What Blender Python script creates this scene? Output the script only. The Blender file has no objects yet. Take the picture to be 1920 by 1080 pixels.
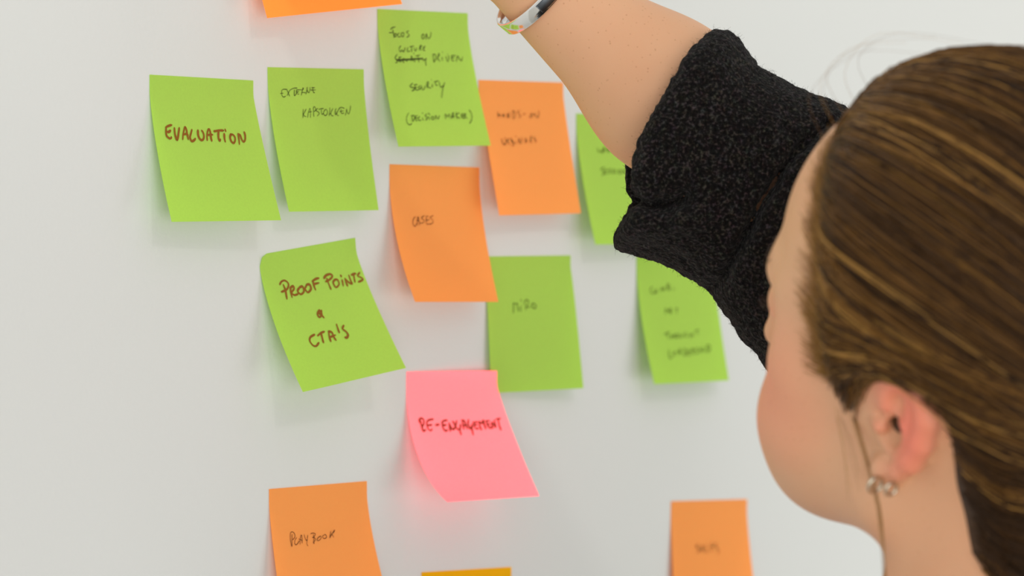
import bpy, math, random
import numpy as np
from mathutils import Matrix, Vector

# ------------------------------------------------------------------ camera, world, lights, exposure
sc = bpy.context.scene
COL = sc.collection
cam_data = bpy.data.cameras.new('camera')
cam_data.sensor_width = 36.0
cam_data.lens = 36.0 * 7077.3 / 1920.0
cam_data.dof.use_dof = True
cam_data.dof.focus_distance = 1.905
cam_data.dof.aperture_fstop = 7.2
cam_data.clip_start = 0.05
cam = bpy.data.objects.new('camera', cam_data)
COL.objects.link(cam)
cam.location = (-1.55, -1.32646, 1.55)
cam.rotation_euler = (math.pi / 2 - 0.0112542, 0.00092, -0.8900556)
sc.camera = cam

world = bpy.data.worlds.new('room_light')
sc.world = world
world.use_nodes = True
bg = world.node_tree.nodes['Background']
bg.inputs['Color'].default_value = (0.995, 1.0, 0.965, 1)
bg.inputs['Strength'].default_value = 0.65


def area(name, loc, target, sx, sy, power, col):
    l = bpy.data.lights.new(name, 'AREA')
    l.shape = 'RECTANGLE'
    l.size, l.size_y, l.energy, l.color = sx, sy, power, col
    o = bpy.data.objects.new(name, l)
    COL.objects.link(o)
    o.location = loc
    o.rotation_euler = (Vector(target) - Vector(loc)).to_track_quat('-Z', 'Y').to_euler()
    return o


# ceiling panels over the board, added fill lamps low on either side
area('ceiling_panel_light', (-0.05, -1.3, 2.95), (0.0, -0.2, 1.4), 2.4, 1.2, 3, (1.0, 0.98, 0.94))
area('front_fill_light', (-2.3, -3.0, 1.0), (0.0, 0.0, 1.35), 2.6, 1.6, 44, (0.98, 0.99, 1.0))  # added fill, no real window: lifts left and centre of the wall
area('side_fill_light', (1.9, -2.1, 0.7), (-0.1, 0.0, 1.3), 1.6, 1.2, 16, (1.0, 1.0, 0.98))  # invented fill from the right, brightens the wall the person shades
area('ceiling_spot_light', (-0.45, -1.8, 2.95), (0.0, 0.0, 1.5), 0.14, 0.14, 3.2, (1.0, 0.96, 0.9))

sc.view_settings.view_transform = 'Standard'
sc.view_settings.look = 'None'
sc.view_settings.exposure = 0.0
sc.view_settings.gamma = 1.0
sc.view_settings.use_curve_mapping = False

RNG = np.random.default_rng(7)
random.seed(7)


# ------------------------------------------------------------------ helpers
def srgb(r, g, b):
    f = lambda v: (v / 255 / 12.92) if v / 255 <= 0.04045 else ((v / 255 + 0.055) / 1.055) ** 2.4
    return (f(r), f(g), f(b), 1.0)


def material(name, base, rough=0.7, spec=0.3, metallic=0.0):
    m = bpy.data.materials.new(name)
    m.use_nodes = True
    b = m.node_tree.nodes['Principled BSDF']
    b.inputs['Base Color'].default_value = base
    b.inputs['Roughness'].default_value = rough
    b.inputs['Specular IOR Level'].default_value = spec
    b.inputs['Metallic'].default_value = metallic
    return m, m.node_tree.nodes, m.node_tree.links, b


def mesh_obj(name, verts, faces, mat, parent=None, smooth=True):
    me = bpy.data.meshes.new(name)
    verts = np.asarray(verts, dtype=np.float32)
    if isinstance(faces, np.ndarray):
        k = faces.shape[1]
        me.vertices.add(len(verts))
        me.vertices.foreach_set('co', verts.ravel())
        me.loops.add(faces.size)
        me.loops.foreach_set('vertex_index', faces.astype(np.int32).ravel())
        me.polygons.add(len(faces))
        me.polygons.foreach_set('loop_start', np.arange(0, faces.size, k, dtype=np.int32))
        me.update(calc_edges=True)
    else:
        me.from_pydata(verts.tolist(), [], faces)
    me.validate()
    me.polygons.foreach_set('use_smooth', np.full(len(me.polygons), smooth))
    me.materials.append(mat)
    o = bpy.data.objects.new(name, me)
    COL.objects.link(o)
    if parent is not None:
        o.parent = parent
    return o


def tag(o, label=None, cat=None, group=None, kind=None):
    for k, v in (('label', label), ('category', cat), ('group', group), ('kind', kind)):
        if v:
            o[k] = v
    return o


def box(lo, hi):
    v = [(x, y, z) for x in (lo[0], hi[0]) for y in (lo[1], hi[1]) for z in (lo[2], hi[2])]
    f = [(0, 1, 3, 2), (4, 6, 7, 5), (0, 4, 5, 1), (2, 3, 7, 6), (0, 2, 6, 4), (1, 5, 7, 3)]
    return v, f


# ------------------------------------------------------------------ setting
def wall_material():
    m, N, L, b = material('white_wall_paint', srgb(226, 227, 224), 0.55, 0.25)
    tc = N.new('ShaderNodeTexCoord')
    n1 = N.new('ShaderNodeTexNoise'); n1.inputs['Scale'].default_value = 420; n1.inputs['Detail'].default_value = 3
    n2 = N.new('ShaderNodeTexNoise'); n2.inputs['Scale'].default_value = 2.2
    bump = N.new('ShaderNodeBump'); bump.inputs['Strength'].default_value = 0.16; bump.inputs['Distance'].default_value = 0.0012
    ramp = N.new('ShaderNodeMix'); ramp.data_type = 'RGBA'
    ramp.inputs['A'].default_value = srgb(224, 226, 223); ramp.inputs['B'].default_value = srgb(229, 229, 226)
    L.new(tc.outputs['Object'], n1.inputs['Vector']); L.new(tc.outputs['Object'], n2.inputs['Vector'])
    L.new(n1.outputs['Fac'], bump.inputs['Height']); L.new(bump.outputs['Normal'], b.inputs['Normal'])
    L.new(n2.outputs['Fac'], ramp.inputs['Factor']); L.new(ramp.outputs['Result'], b.inputs['Base Color'])
    return m


v, f = box((-2.6, 0.0, 0.0), (3.2, 0.12, 3.0))
tag(mesh_obj('wall_back', v, f, wall_material(), smooth=False), kind='structure')
fm, N, L, b = material('grey_carpet', srgb(205, 203, 197), 0.95, 0.1)
nz = N.new('ShaderNodeTexNoise'); nz.inputs['Scale'].default_value = 300
bp = N.new('ShaderNodeBump'); bp.inputs['Strength'].default_value = 0.4
L.new(nz.outputs['Fac'], bp.inputs['Height']); L.new(bp.outputs['Normal'], b.inputs['Normal'])
v, f = box((-2.6, -3.6, -0.1), (3.2, 0.0, 0.0))
tag(mesh_obj('floor', v, f, fm, smooth=False), kind='structure')
bm_, N, L, b = material('white_skirting', srgb(222, 222, 218), 0.4, 0.4)
v, f = box((-2.6, -0.015, 0.0), (3.2, 0.0, 0.09))
tag(mesh_obj('baseboard_back', v, f, bm_, smooth=False), kind='structure')


# ------------------------------------------------------------------ sticky notes
def paper(name, rgb, glow=1.0):
    m = bpy.data.materials.new(name)
    m.use_nodes = True
    N, L = m.node_tree.nodes, m.node_tree.links
    b = N['Principled BSDF']
    b.inputs['Roughness'].default_value = 0.85
    b.inputs['Specular IOR Level'].default_value = 0.12
    tr = N.new('ShaderNodeBsdfTranslucent')
    mix = N.new('ShaderNodeAddShader')                 # thin paper: reflects and lets some light through
    thin = N.new('ShaderNodeMix'); thin.data_type = 'RGBA'; thin.blend_type = 'MULTIPLY'
    thin.inputs['Factor'].default_value = 1.0; thin.inputs['B'].default_value = (.66, .70, .76, 1)
    tc = N.new('ShaderNodeTexCoord')
    n1 = N.new('ShaderNodeTexNoise'); n1.inputs['Scale'].default_value = 900; n1.inputs['Detail'].default_value = 2
    cm = N.new('ShaderNodeMix'); cm.data_type = 'RGBA'
    c = tuple(v * g for v, g in zip(srgb(*rgb), (glow, 1, 1, 1)))      # fluorescent dye returns more red than it receives
    cm.inputs['A'].default_value = tuple(x * 0.96 for x in c[:3]) + (1,)
    cm.inputs['B'].default_value = tuple(x * 1.04 for x in c[:3]) + (1,)
    bump = N.new('ShaderNodeBump'); bump.inputs['Strength'].default_value = 0.12; bump.inputs['Distance'].default_value = 0.0004
    L.new(tc.outputs['Object'], n1.inputs['Vector'])
    L.new(n1.outputs['Fac'], cm.inputs['Factor'])
    L.new(n1.outputs['Fac'], bump.inputs['Height'])
    L.new(cm.outputs['Result'], b.inputs['Base Color'])
    L.new(cm.outputs['Result'], thin.inputs['A']); L.new(thin.outputs['Result'], tr.inputs['Color'])
    L.new(bump.outputs['Normal'], b.inputs['Normal'])
    L.new(b.outputs['BSDF'], mix.inputs[0]); L.new(tr.outputs['BSDF'], mix.inputs[1])
    L.new(mix.outputs['Shader'], N['Material Output'].inputs['Surface'])
    return m


GREEN = paper('green_note_paper', (168, 194, 88))
ORANGE = paper('orange_note_paper', (218, 158, 86))
BRIGHT = paper('bright_orange_note_paper', (232, 160, 72))
PINK = paper('pink_note_paper', (251, 165, 172), 1.0)
AMBER = paper('amber_note_paper', (216, 174, 0))
PEN_GREEN = material('black_pen_ink', srgb(58, 66, 10), 0.6, 0.2)[0]
PEN_ORANGE = material('brown_black_pen_ink', srgb(96, 50, 6), 0.6, 0.2)[0]
FAINT_GREEN = material('olive_pen_ink', srgb(92, 114, 18), 0.6, 0.2)[0]
FAINT_ORANGE = material('tan_pen_ink', srgb(124, 78, 24), 0.6, 0.2)[0]
MARKER_GREEN = material('brown_marker_ink', srgb(146, 90, 18), 0.55, 0.25)[0]
MARKER_PINK = material('brick_marker_ink', srgb(196, 62, 44), 0.55, 0.25)[0]

# top-left x and z on the wall (mm), tilt (deg), width, curl of the left and right bottom corners off the wall,
# hang of both side edges (mm), bend of both side edges, lift of the top right corner
NOTES = {
    'evaluation': (-199.51, 1635.4, -0.3, 75.61, 15.33, 19.51, 73.51, 71.98, 1.35, 1.1, 0.0),
    'externe': (-112.98, 1642.25, 1.2, 75.18, 13.31, 9.03, 74.76, 74.99, 1.4, 1.28, 0.0),
    'focus': (-26.52, 1676.42, 0.97, 75.44, 13.09, 14.82, 73.72, 72.96, 1.35, 1.22, 0.0),
    'hands': (58.53, 1641.38, 0.77, 75.17, 13.15, 11.44, 74.85, 74.21, 0.97, 1.1, 0.0),
    'cases': (-16.67, 1593.66, -0.41, 75.59, 18.02, 13.27, 73.7, 74.11, 1.7, 1.4, 0.0),
    'proof': (-119.69, 1545.27, 6.76, 75.35, 22.3, 28.32, 70.92, 69.26, 1.4, 1.15, 0.0),
    'miro': (64.87, 1543.92, 0.3, 75.56, 3.21, 8.86, 75.55, 75.42, 1.05, 0.85, 0.0),
    're': (-2.81, 1481.92, -0.97, 71.43, 29.55, 35.21, 69.01, 68.15, 2.05, 1.12, 4.5),
    'playbook': (-112.29, 1424.08, 0.29, 76.61, 11.0, 18.5, 74.94, 72.97, 1.3, 1.35, 0.0),
    'sales': (236.49, 1399.15, -2.09, 76.87, 5.5, 10.5, 75.74, 75.04, 1.2, 1.2, 0.0),
    'amber': (9.43, 1372.72, -1.68, 77.27, 8.0, 12.0, 75.44, 74.74, 1.3, 1.3, 0.0),
    'hidden': (145.95, 1625.17, 0.5, 76.0, 12.5, 10.5, 74.63, 75.04, 1.35, 1.2, 0.0),
    'combi': (202.78, 1544.14, 0.2, 76.0, 12.5, 11.0, 74.63, 74.94, 1.5, 1.2, 0.0),
    'wide': (-135.66, 1739.98, 6.1, 99.41, 13.0, 19.0, 74.0, 72.8, 1.3, 1.3, 0.0),
}
WRITING = {
    'evaluation': ('marker', 0.92, [[[106,351],[129,341],[166,332]],[[111,348],[103,380],[104,409],[127,425],[143,420],[143,412]],[[108,380],[130,378],[147,370]],[[121,384],[141,380]],[[186,353],[182,392],[186,421],[192,432],[205,414],[219,381],[232,349]],[[245,430],[258,393],[273,364],[287,344],[295,363],[295,393],[297,430]],[[261,397],[284,391],[302,399]],[[346,361],[332,386],[316,415],[325,440],[349,434],[365,421]],[[402,365],[396,391],[401,417],[417,432],[439,423],[449,400],[446,377],[436,364]],[[472,431],[478,399],[493,366],[509,354],[515,375],[512,412],[513,437]],[[485,396],[513,392],[533,392]],[[554,368],[568,366],[596,361],[643,360]],[[595,366],[585,397],[582,424],[589,434],[598,422]],[[644,384],[638,416],[639,441]],[[661,353],[663,366]],[[706,385],[693,409],[697,435],[714,448],[734,431],[739,404],[723,388],[701,388]],[[777,380],[774,417],[768,457]],[[779,384],[794,393],[800,420],[813,437],[831,423],[841,392],[839,367]]]),
    'externe': ('pen', 0.43, [[[132,156],[150,149],[188,149]],[[132,156],[129,179],[133,196],[149,202],[165,195]],[[116,178],[146,175]],[[185,153],[194,167],[207,196]],[[217,153],[198,173],[180,192]],[[217,153],[240,145],[266,139],[292,139]],[[262,152],[258,172],[257,193],[274,181],[288,169]],[[284,152],[284,169],[295,181],[304,179]],[[276,165],[306,165]],[[282,152],[342,150]],[[352,137],[341,160],[328,189]],[[341,154],[355,144],[354,137],[347,140]],[[335,169],[361,169],[374,171]],[[377,181],[389,157],[398,131]],[[393,137],[397,160],[409,170],[422,151],[426,132]],[[443,135],[475,134]],[[454,136],[453,156],[461,169],[469,168]],[[430,152],[482,150]],[[333,284],[326,313],[318,345]],[[363,284],[339,310],[326,322]],[[330,316],[335,332],[354,336]],[[368,342],[380,313],[403,278],[405,304],[397,344]],[[383,306],[417,301]],[[439,284],[436,310],[434,336]],[[437,281],[451,266],[464,281],[455,295],[443,301]],[[486,279],[462,291],[488,304],[493,316],[470,332]],[[497,286],[514,281],[545,279]],[[522,283],[518,307],[522,320],[539,312]],[[556,292],[539,310],[551,328],[573,321],[583,301],[572,285],[551,292]],[[613,273],[607,301],[595,330]],[[643,278],[614,312],[603,321]],[[616,309],[622,327],[639,330]],[[677,277],[664,300],[665,321],[680,309],[701,288]],[[679,303],[682,324],[697,328]],[[701,288],[721,272],[744,271],[765,276]],[[731,282],[725,303],[737,313],[755,309]],[[715,300],[753,294]],[[768,325],[781,303],[789,279]],[[788,282],[792,303],[805,316],[822,294],[836,258]]]),
    'focus': ('pen', 0.51, [[[131,142],[152,129],[185,122]],[[155,145],[159,172],[161,201]],[[114,166],[157,164]],[[176,169],[167,182],[174,194],[193,181],[183,168]],[[220,166],[204,177],[210,195],[231,190]],[[244,165],[243,186],[259,191],[272,176],[269,163],[254,162]],[[329,147],[304,156],[321,170],[329,181],[300,195]],[[483,166],[465,184],[472,203],[494,187],[488,166]],[[508,204],[520,163],[529,186],[541,199],[565,178],[574,150]],[[223,259],[202,278],[207,303],[230,287]],[[230,287],[243,303],[262,280],[266,271]],[[298,269],[285,289],[294,300],[313,293]],[[319,264],[364,256]],[[341,263],[330,301]],[[366,268],[367,287],[381,290],[393,269]],[[435,252],[418,288]],[[435,252],[452,251],[434,270],[443,287]],[[488,255],[469,266],[462,285],[482,287]],[[463,271],[483,269]],[[169,322],[142,350],[162,366],[154,382],[137,383]],[[182,343],[211,341]],[[189,344],[180,372],[204,373]],[[238,348],[218,365],[231,381]],[[254,351],[262,371],[281,351]],[[324,330],[306,370]],[[324,330],[330,347],[314,354],[335,366]],[[352,346],[348,376]],[[353,309],[354,315]],[[370,330],[418,321]],[[396,332],[394,375]],[[441,348],[453,361],[481,344]],[[481,344],[469,374],[466,399]],[[154,360],[222,357],[300,354],[378,349],[447,345]],[[155,368],[230,363],[318,358],[416,352]],[[158,363],[299,358],[441,351]],[[563,316],[560,343],[557,372]],[[561,315],[586,314],[591,332],[575,359],[557,372]],[[630,305],[601,355]],[[627,305],[634,318],[610,338],[628,366]],[[657,334],[658,361]],[[667,294],[672,298]],[[703,327],[704,347],[714,365],[732,340],[735,320]],[[726,310],[729,314]],[[767,319],[812,318]],[[771,322],[763,356],[785,357]],[[758,337],[793,335]],[[811,363],[834,321],[850,344],[870,355],[887,327]],[[287,530],[252,556],[296,568],[287,581],[262,589]],[[297,543],[335,541]],[[305,545],[305,567],[314,581],[335,581]],[[300,563],[325,561]],[[360,548],[340,564],[347,577],[372,562]],[[376,548],[375,573],[395,577],[416,551]],[[448,521],[433,565]],[[448,521],[461,521],[453,540],[441,547],[458,563],[474,563]],[[500,535],[491,561]],[[497,502],[500,505]],[[524,519],[574,511]],[[534,520],[538,544],[552,542]],[[580,520],[579,546],[594,558],[623,542]],[[636,523],[604,571],[572,638]],[[180,752],[150,783],[143,823],[165,839],[191,830]],[[208,772],[203,815]],[[203,772],[234,772],[231,794],[203,817]],[[271,772],[247,775],[241,805],[255,808]],[[237,790],[264,788]],[[291,777],[270,794],[277,808],[297,803]],[[315,786],[319,808]],[[325,751],[332,755]],[[371,759],[351,772],[373,786],[346,806]],[[386,779],[390,801]],[[389,751],[406,766]],[[418,779],[411,795],[430,801],[441,783],[424,779]],[[455,797],[466,771],[482,797],[507,770]],[[565,797],[574,760],[590,779],[617,760],[611,790]],[[631,794],[664,747],[653,794]],[[630,779],[671,779]],[[695,745],[693,794]],[[726,749],[689,771],[721,792]],[[747,760],[780,758]],[[753,760],[747,786],[771,788]],[[743,775],[770,773]],[[775,794],[783,760],[802,760],[786,775],[805,792]],[[847,728],[863,756],[853,797],[818,831]]]),
    'hands': ('pen', 0.57, [[[181,230],[171,280]],[[179,258],[205,254]],[[205,245],[201,270]],[[223,270],[245,245],[250,273]],[[228,262],[253,262]],[[280,276],[290,241],[302,275],[319,234]],[[363,218],[349,278],[375,271],[388,240],[363,218]],[[444,217],[415,231],[445,255],[424,276]],[[479,248],[508,241]],[[574,241],[555,269],[578,266],[594,244],[575,237]],[[600,259],[621,237],[626,256],[654,268],[678,217]],[[176,430],[178,461],[194,475],[220,452],[215,420]],[[194,475],[216,477]],[[265,433],[243,439],[240,461],[260,473]],[[234,456],[255,452]],[[292,426],[289,458],[306,451],[294,439]],[[295,454],[315,464],[303,483],[283,480]],[[335,454],[334,468]],[[347,411],[353,415]],[[371,464],[382,429],[393,467],[408,454],[421,422]],[[449,463],[469,425],[472,463]],[[454,446],[479,444]],[[536,409],[511,460]],[[536,409],[538,422],[517,438],[534,460]],[[578,415],[564,431],[587,440],[578,459]]]),
    'hidden': ('pen', 0.59, [[[231,258],[237,291]],[[238,285],[283,282]],[[284,264],[283,294]],[[288,294],[316,248],[321,287]],[[294,276],[323,272]],[[348,287],[360,248],[367,287],[386,250]],[[423,238],[422,283],[441,274],[441,244],[423,238]],[[501,240],[478,259],[500,273],[477,289]],[[282,403],[234,422],[283,442],[238,467]],[[309,412],[282,427],[280,455],[300,451]],[[280,433],[303,432]],[[358,415],[330,430],[347,442],[319,454]],[[406,417],[377,430],[394,442],[369,454]],[[425,423],[420,454]],[[475,420],[452,435],[463,454],[486,438],[475,420]],[[507,453],[520,420],[538,450],[554,419]]]),
    'cases': ('pen', 0.45, [[[243,368],[225,377],[209,396],[204,417],[215,438],[232,430],[243,413]],[[248,430],[256,395],[272,368],[275,395],[275,430]],[[252,394],[279,398]],[[342,360],[318,368],[305,379],[323,386],[330,396],[320,409],[304,413],[280,411]],[[361,365],[372,362],[386,367]],[[362,365],[354,395],[352,415],[361,423],[380,416]],[[349,394],[370,392],[389,387]],[[439,358],[415,366],[401,373],[414,381],[432,394],[429,406],[410,416],[380,424]]]),
    'proof': ('marker', 0.92, [[[156,226],[178,209],[211,205],[236,223],[236,245],[206,270],[151,279]],[[189,233],[193,274],[183,335]],[[248,264],[238,297],[236,331]],[[244,264],[276,254],[279,274],[246,298],[265,318],[302,315]],[[330,276],[306,295],[327,321],[366,304],[365,269],[332,273]],[[405,269],[384,289],[400,317],[440,297],[439,265],[407,263]],[[474,247],[516,235],[549,233]],[[481,250],[478,285],[480,311]],[[485,268],[534,266]],[[598,240],[626,224],[668,220],[686,235],[652,256],[602,267]],[[624,247],[625,288],[628,327]],[[701,263],[672,283],[682,320],[723,302],[723,269],[692,265]],[[767,278],[756,321]],[[769,240],[770,255]],[[799,271],[797,300],[797,327]],[[799,271],[823,304],[848,316],[847,289],[848,251]],[[873,254],[921,249]],[[897,255],[882,309]],[[962,249],[931,268],[962,288],[966,303],[916,314]],[[448,456],[417,481],[424,506],[456,487],[453,463]],[[465,462],[449,486],[463,515]],[[434,478],[445,486]],[[316,619],[272,630],[251,656],[263,691],[288,701],[326,681]],[[340,632],[378,618],[416,612]],[[379,624],[372,659],[366,688]],[[455,618],[441,658],[436,691]],[[455,618],[480,629],[480,665],[487,690]],[[448,660],[502,653]],[[553,580],[549,610],[546,643]],[[613,599],[590,620],[611,645],[617,670],[596,688],[578,685]]]),
    'miro': ('pen', 0.57, [[[278,418],[284,384],[287,347],[309,355],[329,348],[330,377],[336,407]],[[366,369],[361,411]],[[374,321],[374,336]],[[419,399],[424,368]],[[413,359],[416,337],[437,324],[458,336],[450,356],[429,374],[450,381],[476,376]],[[502,351],[494,369],[512,390],[535,385],[540,367],[521,355],[502,353]]]),
    're': ('marker', 0.84, [[[99,350],[101,334],[122,324],[141,335],[139,359],[122,378],[108,377]],[[107,337],[112,381],[118,415],[144,406]],[[239,336],[200,339],[175,350],[166,373],[171,404],[193,416],[206,404]],[[175,377],[213,376]],[[252,379],[289,376]],[[321,360],[350,351],[379,349]],[[325,360],[319,394],[330,423],[355,421]],[[325,384],[359,382]],[[392,370],[385,398],[383,429]],[[391,373],[402,409],[418,417],[443,400],[474,356]],[[433,361],[448,401],[464,423],[488,410],[501,386]],[[488,410],[478,434],[478,463]],[[530,355],[525,387],[519,422]],[[527,355],[548,363],[552,392],[555,421]],[[521,397],[562,392]],[[595,354],[579,386],[580,418],[608,409],[615,391]],[[604,412],[600,441],[596,470]],[[631,376],[679,376]],[[640,378],[633,407],[645,425],[670,423]],[[633,396],[666,397]],[[693,435],[691,406],[697,374],[718,389],[743,365],[739,397],[741,431]],[[763,373],[803,373]],[[773,374],[769,406],[784,426],[805,423]],[[764,395],[796,400]],[[811,431],[823,383],[843,425],[855,370]],[[878,364],[924,360]],[[897,365],[889,409],[887,450]]]),
    'combi': ('pen', 0.63, [[[176,243],[147,267],[158,292],[203,292]],[[223,262],[199,286],[229,287],[223,262]],[[281,281],[291,251],[308,269],[332,248],[327,276]],[[372,221],[374,270],[401,258],[378,246],[401,231],[372,221]],[[443,253],[444,274]],[[301,454],[315,414],[341,436],[381,412],[376,459]],[[355,418],[356,458]],[[351,437],[381,437]],[[436,417],[472,417]],[[451,420],[448,457]],[[246,614],[322,597]],[[288,609],[286,652]],[[332,616],[326,656]],[[332,635],[364,629]],[[373,614],[364,648]],[[399,614],[381,642],[411,643],[418,618],[399,614]],[[439,615],[437,643],[463,641],[471,613]],[[525,602],[496,632],[530,639],[540,621]],[[574,609],[573,653]],[[579,631],[611,629]],[[615,610],[611,647]],[[649,598],[704,587]],[[680,599],[677,630]],[[267,739],[258,801],[296,795]],[[341,747],[311,777],[341,781]],[[316,762],[348,759]],[[373,779],[408,730],[409,777]],[[378,760],[420,758]],[[461,725],[448,787],[496,763],[461,725]],[[520,733],[506,782],[538,780]],[[513,758],[540,755]],[[559,781],[567,734],[589,747],[565,759],[591,778]],[[646,730],[611,741],[642,761],[606,779]],[[677,730],[670,774]],[[676,752],[703,750]],[[709,728],[703,769]],[[739,732],[735,766]],[[769,777],[775,714],[810,721],[802,752],[774,758]]]),
    'playbook': ('pen', 0.42, [[[193,322],[187,356],[177,403],[173,391],[171,355],[179,315],[193,305],[212,311],[221,329],[214,346],[192,360]],[[234,347],[216,363],[208,384],[218,396],[239,386],[256,370]],[[259,397],[266,361],[284,332],[286,359],[280,389]],[[253,358],[286,370]],[[312,330],[317,357],[327,374],[338,366]],[[347,337],[333,374],[326,400],[335,412]],[[379,330],[400,327],[424,334],[410,350],[389,358]],[[402,338],[404,351],[398,382],[396,403]],[[389,358],[410,360],[416,372],[402,386],[388,393]],[[465,354],[440,366],[432,379],[444,383],[469,373],[476,358],[464,352]],[[517,345],[492,356],[495,368],[511,373],[530,364],[525,348],[516,345]],[[582,325],[572,348],[560,372]],[[560,372],[587,347],[621,321],[618,327],[601,344]],[[587,347],[602,373]]]),
    'sales': ('pen', 0.64, [[[336,339],[299,356],[338,382],[310,410]],[[355,400],[379,348],[390,401]],[[360,380],[395,381]],[[427,344],[418,405],[443,402]],[[509,328],[487,351],[486,396],[508,392]],[[486,365],[540,362]],[[572,336],[545,353],[585,391],[568,425]]]),
}

LOOK = {
    'evaluation': (GREEN, MARKER_GREEN, 'green sticky note reading EVALUATION in brown marker, leftmost on the white wall'),
    'externe': (GREEN, PEN_GREEN, 'green sticky note with EXTERNE KAPSTOKKEN in thin black pen'),
    'focus': (GREEN, PEN_GREEN, 'green sticky note with a crossed-out word and five lines starting FOCUS ON'),
    'hands': (ORANGE, FAINT_ORANGE, 'orange sticky note reading HANDS-ON WEBINARS beside the bare forearm'),
    'hidden': (GREEN, FAINT_GREEN, 'green sticky note partly hidden behind the forearm and dark cuff'),
    'cases': (ORANGE, PEN_ORANGE, 'orange sticky note with the single word CASES'),
    'proof': (GREEN, MARKER_GREEN, 'tilted green sticky note reading PROOF POINTS and CTA\'S in brown marker'),
    'miro': (GREEN, FAINT_GREEN, 'green sticky note with one short word, tucked between CASES and the pink note'),
    're': (PINK, MARKER_PINK, 'pink sticky note reading RE-ENGAGEMENT, curling away from the wall'),
    'combi': (GREEN, FAINT_GREEN, 'green sticky note with four faint lines under the sweater sleeve, left of the face'),
    'playbook': (ORANGE, PEN_ORANGE, 'orange sticky note reading PLAYBOOK at the lower left'),
    'sales': (ORANGE, FAINT_ORANGE, 'orange sticky note with the word SALES, below and left of the jaw'),
    'amber': (AMBER, None, 'amber yellow sticky note cut off by the bottom edge under the pink note'),
    'wide': (BRIGHT, None, 'wide bright orange sticky note at the top edge above EXTERNE and FOCUS'),
}
BEND0 = 0.10


def note_surface(rec):
    x, z, rot, w, hL, hR, dL, dR, pL, pR, h0 = rec
    c, s = math.cos(math.radians(rot)), math.sin(math.radians(rot))
    bend = lambda t, p: np.clip((t - BEND0) / (1 - BEND0), 0, None) ** p

    def hang(H, D, p):
        tt = np.linspace(0, 1, 81)
        hp = np.gradient(H * bend(tt, p), tt)
        lo, hi = D * .9, D * 1.5
        for _ in range(40):
            q = .5 * (lo + hi)
            g = np.sqrt(np.clip(q * q - hp ** 2, 0, None))
            I = np.concatenate([[0], np.cumsum((g[1:] + g[:-1]) / 2 * np.diff(tt))])
            lo, hi = (q, hi) if I[-1] < D else (lo, q)
        return tt, I
    tL, IL = hang(hL, dL, pL)
    tR, IR = hang(hR, dR, pR)

    def at(S, T):
        S, T = np.asarray(S, float), np.asarray(T, float)
        a, b_ = np.interp(T, tL, IL), np.interp(T, tR, IR)
        h = hL * bend(T, pL) * (1 - S) + (h0 + (hR - h0) * bend(T, pR)) * S
        d = a * (1 - S) + b_ * S
        # local to the note's top left corner: right along the wall, out of the wall, up
        return np.stack([S * w * c + d * s, -h - 0.35, S * w * s - d * c], -1) * 1e-3
    return at


def smooth_line(pts, n=5):
    p = np.asarray(pts, float)
    if len(p) < 3:
        t = np.linspace(0, 1, 6)[:, None]
        return p[0] * (1 - t) + p[-1] * t
    q = np.vstack([2 * p[0] - p[1], p, 2 * p[-1] - p[-2]])
    out = []
    for i in range(len(p) - 1):
        a, b_, c, d = q[i:i + 4]
        for k in range(n):
            t = k / n
            out.append(.5 * (2 * b_ + (c - a) * t + (2 * a - 5 * b_ + 4 * c - d) * t * t + (3 * b_ - a - 3 * c + d) * t ** 3))
    out.append(p[-1])
    return np.array(out)


def ink_mesh(at, w, strokes, width, rng):
    V, F = [], []
    up = -0.00022
    for st in strokes:
        L_ = smooth_line(np.array(st) / 1000.0)
        d = np.gradient(L_ * np.array([w, 76.0]), axis=0)
        d /= np.linalg.norm(d, axis=1)[:, None] + 1e-9
        nrm = np.stack([-d[:, 1] / w, d[:, 0] / 76.0], 1)
        n = len(L_)
        wd = width * .5 * (0.88 + .22 * rng.random() + .14 * np.sin(np.linspace(0, 5, n) + rng.random() * 6))
        wd[0] *= .8; wd[-1] *= .62
        b0 = len(V)
        A = L_ + nrm * wd[:, None]; B = L_ - nrm * wd[:, None]
        PA, PB = at(A[:, 0], A[:, 1]), at(B[:, 0], B[:, 1])
        lift = up - 0.00002 * rng.random()
        PA[:, 1] += lift; PB[:, 1] += lift
        for i in range(n):
            V += [PA[i], PB[i]]
        for i in range(n - 1):
            k = b0 + 2 * i
            F.append((k, k + 1, k + 3, k + 2))
        # round ends
        for e, sg in ((0, -1), (n - 1, 1)):
            base = len(V)
            V.append(at(L_[e, 0], L_[e, 1]) + np.array([0, lift, 0]))
            ring = []
            for a in np.linspace(-math.pi / 2, math.pi / 2, 7):
                off = (d[e] * sg * math.cos(a)) / np.array([w, 76.0]) * wd[e] + nrm[e] * math.sin(a) * wd[e]
                q = L_[e] + off
                ring.append(len(V)); V.append(at(q[0], q[1]) + np.array([0, lift, 0]))
            for i in range(6):
                F.append((base, ring[i], ring[i + 1]))
    return V, F


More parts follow.
